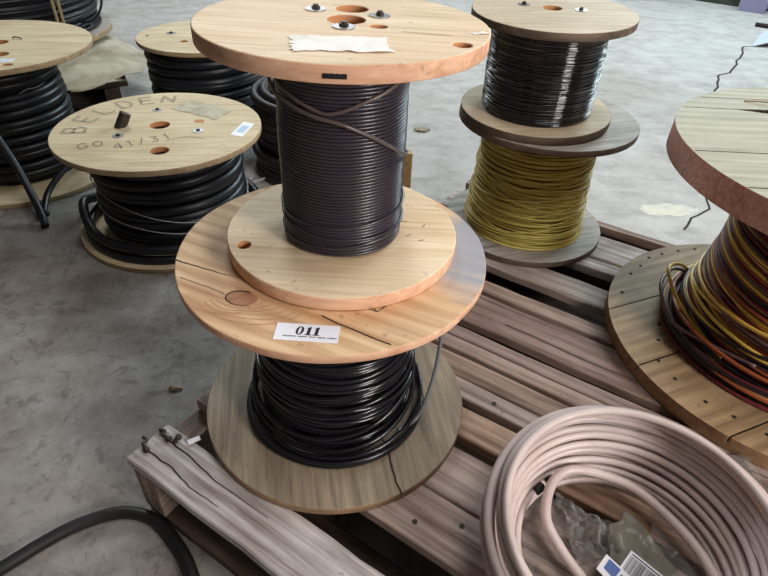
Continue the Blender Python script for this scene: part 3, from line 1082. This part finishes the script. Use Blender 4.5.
film('clear_film', [(-0.175, -0.14), (0.06, -0.12), (0.03, 0.035), (-0.075, 0.085)], M_plastic, bag, 0.014, 0.0010, 44, 1)
film('clear_film', [(0.02, -0.06), (0.20, -0.08), (0.235, 0.150), (0.10, 0.150)], M_plastic, bag, 0.012, 0.0010, 40, 2)
film('clear_film', [(-0.045, -0.015), (0.008, 0.004), (0.004, 0.032), (-0.056, 0.074)], M_plastic, bag, 0.026, 0.008, 26, 3, 0.003, 34)
pk = film('grey_packet', [(-0.028, -0.075), (0.080, -0.050), (0.036, 0.050), (0.004, 0.040)], M_packet, bag, 0.008, 0.013, 30, 5, 0.004, 20)
g = Geo()
g.prism([(-0.026, -0.010), (-0.011, 0.006), (0.004, -0.010), (-0.012, -0.028)], 0, 0.0006)
g.add([(-0.018, -0.009, 0.0009), (-0.009, 0.001, 0.0009), (0.001, -0.010, 0.0009), (-0.009, -0.020, 0.0009)], [(3, 2, 1, 0)], 1)
g.build('blue_label', [M_label, M_bluelabel], bag, (-0.004, -0.013, 0.0245), (math.radians(8), 0, 0))['label'] = 'white and blue printed label'
g = Geo()
bw, bh = 0.042, 0.034
g.prism([(0, -bh), (bw, -bh), (bw, 0), (0, 0)], 0, 0.0006)
x = 0.003
while x < bw - 0.003:
    ww = random.choice((0.0005, 0.0008, 0.0013))
    g.add([(x, -bh + 0.006, 0.0009), (x + ww, -bh + 0.006, 0.0009), (x + ww, -0.006, 0.0009), (x, -0.006, 0.0009)], [(0, 1, 2, 3)], 1)
    x += ww + random.choice((0.0005, 0.0007, 0.0011))
g.add([(0.003, -0.0042, 0.0009), (bw - 0.005, -0.0042, 0.0009), (bw - 0.005, -0.0026, 0.0009), (0.003, -0.0026, 0.0009)], [(0, 1, 2, 3)], 1)
g.build('barcode_label', [M_label, M_black], bag, (0.016, 0.000, 0.0230), (0, math.radians(3), math.radians(-44)))['label'] = 'white barcode label'

# ------------------------------------------------------------------ left reels on the floor
FONT = {'B': [[(0, 0), (0, 1), (.5, .95), (.55, .7), (.4, .52), (0, .5)], [(.4, .52), (.65, .3), (.5, .03), (0, 0)]],
        'E': [[(.6, 0), (0, 0), (0, 1), (.6, 1)], [(0, .5), (.5, .5)]],
        'L': [[(0, 1), (0, 0), (.6, 0)]],
        'D': [[(0, 0), (0, 1), (.4, .95), (.62, .6), (.6, .3), (.4, .03), (0, 0)]],
        'N': [[(0, 0), (0, 1), (.6, 0), (.6, 1)]],
        '4': [[(.45, 0), (.45, 1), (0, .35), (.6, .35)]], '1': [[(.1, .8), (.3, 1), (.3, 0)]],
        '/': [[(0, -.1), (.4, 1.1)]],
        '3': [[(0, .9), (.3, 1), (.5, .78), (.2, .55), (.5, .3), (.3, 0), (0, .1)]],
        'G': [[(.6, .8), (.35, 1), (.05, .7), (.05, .25), (.3, 0), (.6, .2), (.6, .45), (.35, .45)]],
        'O': [[(.3, 0), (.05, .3), (.05, .7), (.3, 1), (.58, .7), (.58, .3), (.3, 0)]]}


def letter(g, ch, x, y, ang, s, w, z, mat):
    for st in FONT[ch]:
        d = []
        for (x0, y0), (x1, y1) in zip(st[:-1], st[1:]):
            for t in np.linspace(0, 1, 5, endpoint=False):
                d.append((x0 + (x1 - x0) * t, y0 + (y1 - y0) * t))
        d.append(st[-1])
        pts = [(x + ((px - .3) * math.cos(ang) - (py - .5) * math.sin(ang)) * s, y + ((px - .3) * math.sin(ang) + (py - .5) * math.cos(ang)) * s) for px, py in d]
        g.ribbon(pts, w, z, mat)


def marks_k(g, z):
    for ch, dg in zip('BELDEN', (194, 173, 154, 136, 119, 102)):
        a = math.radians(dg)
        letter(g, ch, 0.182 * math.cos(a), 0.182 * math.sin(a), a - PI / 2, 0.048, 0.0075, z, 3)
    for i, ch in enumerate('41/31'):
        t = i / 4
        letter(g, ch, -0.050 + 0.085 * t, -0.115 + 0.062 * t, math.radians(36), 0.030, 0.0030, z, 4)
    for i, ch in enumerate('GO'):
        letter(g, ch, -0.122 + 0.026 * i, -0.125 + 0.016 * i, math.radians(32), 0.032, 0.0032, z, 4)
    g.ribbon(jag([(0.04, -0.075), (0.08, -0.05), (0.12, -0.055)], 3, 0.001), 0.002, z, 4)
    k = circ(0.08, 0.043, 0.013, 0.010, 16)
    g.add([(x, y, z) for x, y in k], [tuple(range(16))], 2)
    g.add([(x - 0.015 + 0.7 * (x - .08), y, z + .0001) for x, y in circ(-0.105, -0.012, 0.014, 0.007, 12)], [tuple(range(12))], 2) if False else None


def cable_reel(label, loc, Rf, H, tf, Rc, r, turns, mats, cmat, top_holes=(), marks=None, off=(0, 0), jz=0.004, twob=0.0):
    sp = thing('cable_spool', label, 'cable spool', loc, group='black cable reels at the left')
    flange(sp, Rf, tf, 0, mats[:3], [circ(0, 0, 0.022)], None, twob)
    ft = flange(sp, Rf, tf, H - tf, mats, top_holes or [circ(0, 0, 0.022)], marks, twob)
    g = Geo()
    g.cyl(off, (Rc(tf) if callable(Rc) else Rc) - r * 0.9, tf, H - tf, 64, 0, (Rc(H - tf) if callable(Rc) else Rc) - r * 0.9)
    g.build('core', M_core, sp)
    g = Geo()
    helix(g, Rc, tf + r, H - tf - r, turns, r, 10, 80, off, 0.002, jz)
    g.build('cable_winding', cmat, sp)
    return sp, ft


sp, ft = cable_reel('reel of thick black cable on the floor with faded marker writing on its top board', (-0.537, 1.238, 0), 0.231, 0.2539, 0.013,
                    0.162, 0.0112, 10, [M_tanply, M_tanrim, M_hole, M_ink, M_inkdark], M_rubber,
                    [circ(-0.003, 0.0095, 0.0225), circ(0.044, -0.127, 0.0195)], marks_k, (0.006, 0))
bolt(sp, -0.070, -0.0628, 0.2539, 0.0125, 0.003)
bolt(sp, -0.0399, 0.101, 0.2539, 0.011, 0.002)
bolt(sp, 0.0942, -0.0142, 0.2539, 0.012, 0.002)
g = Geo()
ts = np.linspace(0, 1, 26)
p = np.stack([0.016 * ts, 0.012 * ts, -0.004 + 0.032 * ts], 1)
g.tube(p, 0.0125 + 0.0004 * np.where(np.arange(26) % 4 < 2, 1, -1), 14)
g.build('bolt_stub', M_rust, sp, (-0.0878, -0.012, 0.2539))['label'] = 'rusty threaded bolt stub'
paper('paper_label', [(-0.009, 0.113), (0.115, 0.056), (0.137, 0.120), (0.020, 0.178)], M_greypaper, ft, 0.0131, 0.001)['label'] = 'faded grey paper label'
g = Geo()
g.prism([(0.171, -0.028), (0.200, -0.036), (0.2108, 0.042), (0.183, 0.0516)], 0, 0.0006)
g.add([(0.180, -0.010, 0.0009), (0.198, -0.014, 0.0009), (0.204, 0.024, 0.0009), (0.187, 0.030, 0.0009)], [(0, 1, 2, 3)], 1)
g.build('sticker', [M_label, M_stickerblue], ft, (0, 0, 0.0131))['label'] = 'white and pale blue sticker'
g = Geo()
th = np.linspace(0, 2 * PI, 110, endpoint=False)
lump = np.exp(-((th - math.radians(195)) / 0.28) ** 2)
g.tube(np.stack([0.206 * np.cos(th), 0.206 * np.sin(th), 0.0245 + 0.004 * np.sin(th)], 1), 0.0112, 10, True)
g.tube(np.stack([(0.204 + 0.006 * lump) * np.cos(th), (0.204 + 0.006 * lump) * np.sin(th), 0.046 + 0.028 * lump], 1), 0.0112, 10, True)
g.build('loose_loop', M_rubber, sp)
g = Geo()
for zc, a, ph, R in ((0.135, 0.055, math.radians(160), 0.1760), (0.085, 0.030, math.radians(170), 0.1765)):
    g.tube(np.stack([0.006 + R * np.cos(th), R * np.sin(th), zc + a * np.cos(th - ph) * np.where(np.cos(th - ph) > 0, 0.6, 1.0)], 1), 0.0013, 5, True)
g.build('string', M_string, sp)['label'] = 'thin pale string tied round the cable'

M_Rc = lambda z: 0.140 + 0.015 * np.clip((0.31 - z) / 0.29, 0, 1)
sp, ft = cable_reel('tan reel of thick black cable at the left edge, cable ends trailing to the floor', (-1.063, 1.501, 0), 0.2556, 0.345, 0.0135,
                    M_Rc, 0.0118, 13, [M_tanply, M_tanrim, M_hole, M_crack], M_rubber, [circ(0.028, 0.018, 0.022), circ(0.088, -0.082, 0.0195), circ(0.149, -0.158, 0.012, 0.009)])
g = Geo()
g.prism([(0.045, -0.165), (0.148, -0.142), (0.143, -0.112), (0.050, -0.128)], 0, 0.0006)
g.build('sticker', M_label, ft, (0, 0, 0.0136))['label'] = 'white sticker'
g = Geo()
g.tube(smooth_path([(0.044, 0.058, -0.002), (0.046, 0.058, 0.004), (0.066, 0.053, 0.004), (0.068, 0.053, -0.002)], 14), 0.0016, 5)
g.build('staple', M_rust, ft, (0, 0, 0.0135))
g = Geo()
L0 = np.array([-1.055, 1.501, 0])
g.tube(smooth_path([np.array(q) - L0 for q in [(-1.13, 1.30, 0.31), (-1.06, 1.295, 0.285), (-0.985, 1.292, 0.23), (-0.935, 1.275, 0.135), (-0.890, 1.235, 0.055), (-0.857, 1.195, 0.017), (-0.840, 1.170, 0.0105)]], 60), 0.0095, 10)
g.build('cable_end', M_rubber, sp)
g = Geo()
g.tube(smooth_path([np.array(q) - L0 for q in [(-0.90, 1.60, 0.060), (-0.868, 1.52, 0.085), (-0.852, 1.43, 0.080), (-0.872, 1.35, 0.062), (-0.886, 1.29, 0.034), (-0.874, 1.235, 0.0135), (-0.862, 1.222, 0.0125)]], 60), 0.0080, 10)
g.build('cable_end', M_rubber, sp)
g = Geo()
g.tube(smooth_path([(0.115, -0.105, 0.255), (0.128, -0.085, 0.262), (0.142, -0.07, 0.262), (0.155, -0.05, 0.268)], 24), 0.001, 5)
g.build('string', M_string, sp)

sp, ft = cable_reel('tan reel of thick black cable in back, half hidden by the tall charcoal reel', (-0.627, 1.915, 0), 0.202, 0.2846, 0.013,
                    0.176, 0.0130, 9.5, [M_tanply, M_tanrim, M_hole, M_crack], M_rubber, [circ(0.0, 0.0, 0.022), circ(-0.035, -0.078, 0.012)], None, (0.004, 0), 0.006)
bolt(sp, -0.103, 0.008, 0.2846, 0.014, 0.002)
bolt(sp, 0.08, -0.05, 0.2846, 0.014, 0.002)
nail = Geo()
nail.cyl((-0.165, -0.034), 0.006, -0.001, 0.0006, 10)
nail.build('nail_head', M_rust, sp, (0, 0, 0.2846))

# bare stack of black cable loops behind
g = Geo()
cz = np.linspace(0.0145, 0.225, 11)
for k, z in enumerate(cz):
    th = np.linspace(0, 2 * PI, 90, endpoint=False)
    R = 0.170 + rng.normal(0, 0.006)
    ph = rng.uniform(0, 6)
    zz = np.maximum(z + 0.004 * np.sin(th + ph), 0.0135)
    g.tube(np.stack([R * np.cos(th), R * np.sin(th), zz], 1), 0.0132, 10, True)
    if k % 2 == 0:
        g.tube(np.stack([(R - 0.026) * np.cos(th), (R - 0.026) * np.sin(th), zz + 0.009], 1), 0.0132, 10, True)
o = g.build('cable_coil', M_rubber2, None, (-0.222, 1.60, 0))
tag(o, 'stack of dusty black cable loops on the floor, behind the reel with marker writing', 'cable coil')

# ------------------------------------------------------------------ back left: boards, kraft paper and the biggest reel
base = thing('wooden_pallet', 'dark low pallet at back left, covered by torn brown paper', 'pallet', (-0.935, 1.905, 0), (0, 0, math.radians(30)))
for s in (0.0, -0.55, -1.0):
    board('stringer', 1.1, 0.05, 0.088, M_darkwood, base, (s, 0.0, 0.018), (0, 0, PI / 2))
for n0 in (0.0, 0.5, 0.98):
    board('bottom_board', 1.08, 0.1, 0.018, M_darkwood, base, (-1.05, n0, 0))
for k in range(9):
    board('deck_board', 1.08, 0.095, 0.018, M_darkwood, base, (-1.05, 0.005 + 0.122 * k, 0.1062))

g = Geo()
n = 46
front = smooth_path([(-1.30, 1.70), (-1.12, 1.735), (-1.062, 1.754), (-1.02, 1.779), (-0.985, 1.80), (-0.950, 1.850), (-0.925, 1.95), (-0.905, 2.03)], n - 1)[:, :2]
back = smooth_path([(-1.85, 2.35), (-1.70, 2.60), (-1.42, 2.62), (-1.22, 2.46), (-1.10, 2.385), (-1.03, 2.33), (-0.975, 2.285), (-0.93, 2.21)], n - 1)[:, :2]
n = min(len(front), len(back))
V = []
m_ = 36
for j in range(m_):
    w = j / (m_ - 1)
    for i in range(n):
        q = front[i] * (1 - w) + back[i] * w
        hgt = 0.022 * abs(noise.noise(Vector((q[0] * 5, q[1] * 5, 1)))) + 0.013 * abs(noise.noise(Vector((q[0] * 13, q[1] * 13, 4))))
        edge = max(0, 1 - w * 9)
        rag = noise.noise(Vector((q[0] * 30, q[1] * 30, 7))) * 0.035 * edge
        off = max(0.0, (q[0] + 0.935) * 0.866 + (q[1] - 1.905) * 0.5 - 0.02)
        V.append((q[0] + rag, q[1] + rag, 0.1255 - 0.35 * off * off / (off + 0.1) + hgt + 0.010 * edge * noise.noise(Vector((q[0] * 12, 0, 2))) * (1 if edge else 0) + 0.003))
g.add(V, [(j * n + i, j * n + i + 1, (j + 1) * n + i + 1, (j + 1) * n + i) for j in range(m_ - 1) for i in range(n - 1)], 0, True)
o = g.build('kraft_paper', M_kraft)
sol = o.modifiers.new('thick', 'SOLIDIFY')
sol.thickness = 0.0015
tag(o, 'crumpled torn sheet of brown paper spread over the dark pallet at back left', 'paper')

O_C = (-1.555, 2.335, 0.155)
sp = thing('cable_spool', 'largest reel, black cable tied with a tan strap, standing on the brown paper', 'cable spool', O_C)
flange(sp, 0.40, 0.022, 0, [M_old, M_tanrim, M_hole], [circ(0, 0, 0.03)])
flange(sp, 0.40, 0.022, 0.50, [M_old, M_tanrim, M_hole], [circ(0, 0, 0.03)])
core(sp, 0.335, 0.022, 0.50, M_core, 0.325)
g = Geo()
Ro = lambda z: 0.352 - 0.022 * np.clip((z - 0.02) / 0.45, 0, 1)
helix(g, Ro, 0.034, 0.488, 38, 0.0062, 8, 96, jr=0.0025, jz=0.005)
rings(g, lambda z: Ro(z) + 0.008, np.linspace(0.05, 0.46, 12), 0.0062, 0.02, 0.002, 96, 8, 0, (0, 0), 0.006, 0.022, 0.5)
g.build('cable_winding', M_rubber, sp)
for deg in (-28, -24.5):
    a = math.radians(deg)
    pth = [(0.370 * math.cos(a), 0.370 * math.sin(a), z) for z in np.linspace(0.04, 0.49, 12)]
    g = Geo()
    g.tube(pth, 0.006, 6)
    g.build('strap', M_strap, sp)
g = Geo()
a = math.radians(8)
p = smooth_path([(0.352, -0.05, 0.06), (0.395, -0.04, 0.07), (0.432, -0.03, 0.12), (0.438, -0.02, 0.19), (0.42, -0.01, 0.25), (0.36, 0.0, 0.27)], 40)
g.tube(p, 0.0045, 7)
g.build('loose_end', M_rubber, sp)
g = Geo()
p = smooth_path([(0.05, -0.372, 0.30), (0.12, -0.362, 0.22), (0.19, -0.33, 0.14), (0.25, -0.285, 0.07)], 40)
g.tube(p, 0.005, 7)
g.build('crossing_turn', M_rubber2, sp)

# ------------------------------------------------------------------ small things
g = Geo()
g.tube(smooth_path([(-0.60, 0.265, 0.0095), (-0.506, 0.327, 0.0095), (-0.453, 0.377, 0.0095), (-0.419, 0.405, 0.0095), (-0.378, 0.425, 0.0095), (-0.343, 0.4285, 0.0095), (-0.303, 0.415, 0.0095),
                    (-0.262, 0.380, 0.0095), (-0.235, 0.345, 0.0095), (-0.214, 0.305, 0.0095), (-0.205, 0.25, 0.0095), (-0.215, 0.19, 0.0095)], 120), 0.0090, 12)
o = g.build('cable', M_rubber2)
tag(o, 'thick black cable curving over the floor beside the pallet corner', 'cable')

wb_ = board('wood_block', 0.125, 0.034, 0.034, M_block, None, (0.042, 1.475, 0.0), (0, -PI / 2, 0))
wb_.location = (0.062, 1.44, 0.0)
wb_.rotation_euler = (0, -PI / 2, 0.25)
tag(wb_, 'short upright block of tan wood on the floor behind the front reels', 'wood block')

g = Geo()
for k in range(4):
    q0 = np.array([-0.402, 1.448, 0.004]) + np.append(rng.normal(0, 0.012, 2), 0.003 * k)
    a = rng.uniform(0, 1.2)
    p = [q0 - np.array([0.03 * math.cos(a), 0.03 * math.sin(a), 0]), q0 + (0, 0, 0.003), q0 + np.array([0.04 * math.cos(a + .3), 0.04 * math.sin(a + .3), 0.004])]
    g.tube(smooth_path(p, 12), 0.0032, 6)
o = g.build('wire_scrap', M_string)
tag(o, 'little heap of pale wire offcuts on the floor behind the 011 reel', 'wire scrap')

g = Geo()
g.prism([(0, 0), (0.035, -0.006), (0.052, 0.02), (0.025, 0.036), (-0.006, 0.02)], 0, 0.006)
o = g.build('debris_chip', M_grayply, None, (0.085, 1.905, 0))
tag(o, 'small grey chip lying alone on the bright floor right of the tall charcoal reel', 'debris')
g = Geo()
g.tube(smooth_path([(-0.376, 0.675, 0.003), (-0.366, 0.672, 0.004), (-0.352, 0.673, 0.003)], 8), 0.0022, 6)
g.tube(smooth_path([(-0.37, 0.665, 0.003), (-0.362, 0.674, 0.005)], 6), 0.0018, 6)
o = g.build('wood_splinter', M_brownrim)
tag(o, 'small reddish brown splinter on the floor left of the pallet', 'debris')

# far right background
g = Geo()
g.add([(1.971, 3.331, 0.004), (2.069, 3.340, 0.03), (2.45, 3.55, 0.05), (2.60, 3.78, 0.05), (2.30, 3.70, 0.045), (2.10, 3.52, 0.03)], [(0, 1, 2, 3, 4, 5)])
o = g.build('tarp_sheet', plain('tarp_lilac', (196, 200, 220), 0.5))
sol = o.modifiers.new('thick', 'SOLIDIFY')
sol.thickness = 0.004
tag(o, 'pale lilac folded sheet on the floor at the right end of the crack', 'sheet')
g = Geo()
g.tube([(2.245, 3.855, 0.012), (2.6, 3.60, 0.012)], 0.012, 10)
o = g.build('pipe', M_rust)
tag(o, 'thin dark pipe lying on the floor behind the lilac sheet', 'pipe')
g = Geo()
g.prism([(0, 0), (0.16, 0), (0.16, 0.14), (0, 0.14)], 0, 0.02, 0)
g.prism([(0.0, 0.0), (0.16, 0.0), (0.165, 0.005), (0.165, 0.145), (-0.005, 0.145), (-0.005, 0.005)], 0.02, 0.16, 0)
o = g.build('plastic_crate', plain('crate_lilac', (168, 166, 206), 0.5), None, (2.36, 4.33, 0), (0, 0, wang))
tag(o, 'small lilac crate against the far wall', 'crate')
g = Geo()
n = 16
V, F = [], []
for j in range(9):
    v = j / 8
    rr = 0.16 * (1 - 0.55 * v ** 2)
    for i in range(n):
        a = 2 * PI * i / n
        w = 1 + 0.14 * noise.noise(Vector((math.cos(a) * 1.6, math.sin(a) * 1.6, v * 2)))
        V.append((rr * w * math.cos(a), rr * w * math.sin(a), 0.34 * v))
for j in range(8):
    for i in range(n):
        F.append((j * n + i, j * n + (i + 1) % n, (j + 1) * n + (i + 1) % n, (j + 1) * n + i))
F += [tuple(range(n))[::-1], tuple(8 * n + i for i in range(n))]
g.add(V, F, 0, True)
o = g.build('sack', plain('sack_black', (24, 22, 26), 0.5), None, (2.70, 4.05, 0))
tag(o, 'black filled sack on the floor at the top right corner', 'sack')
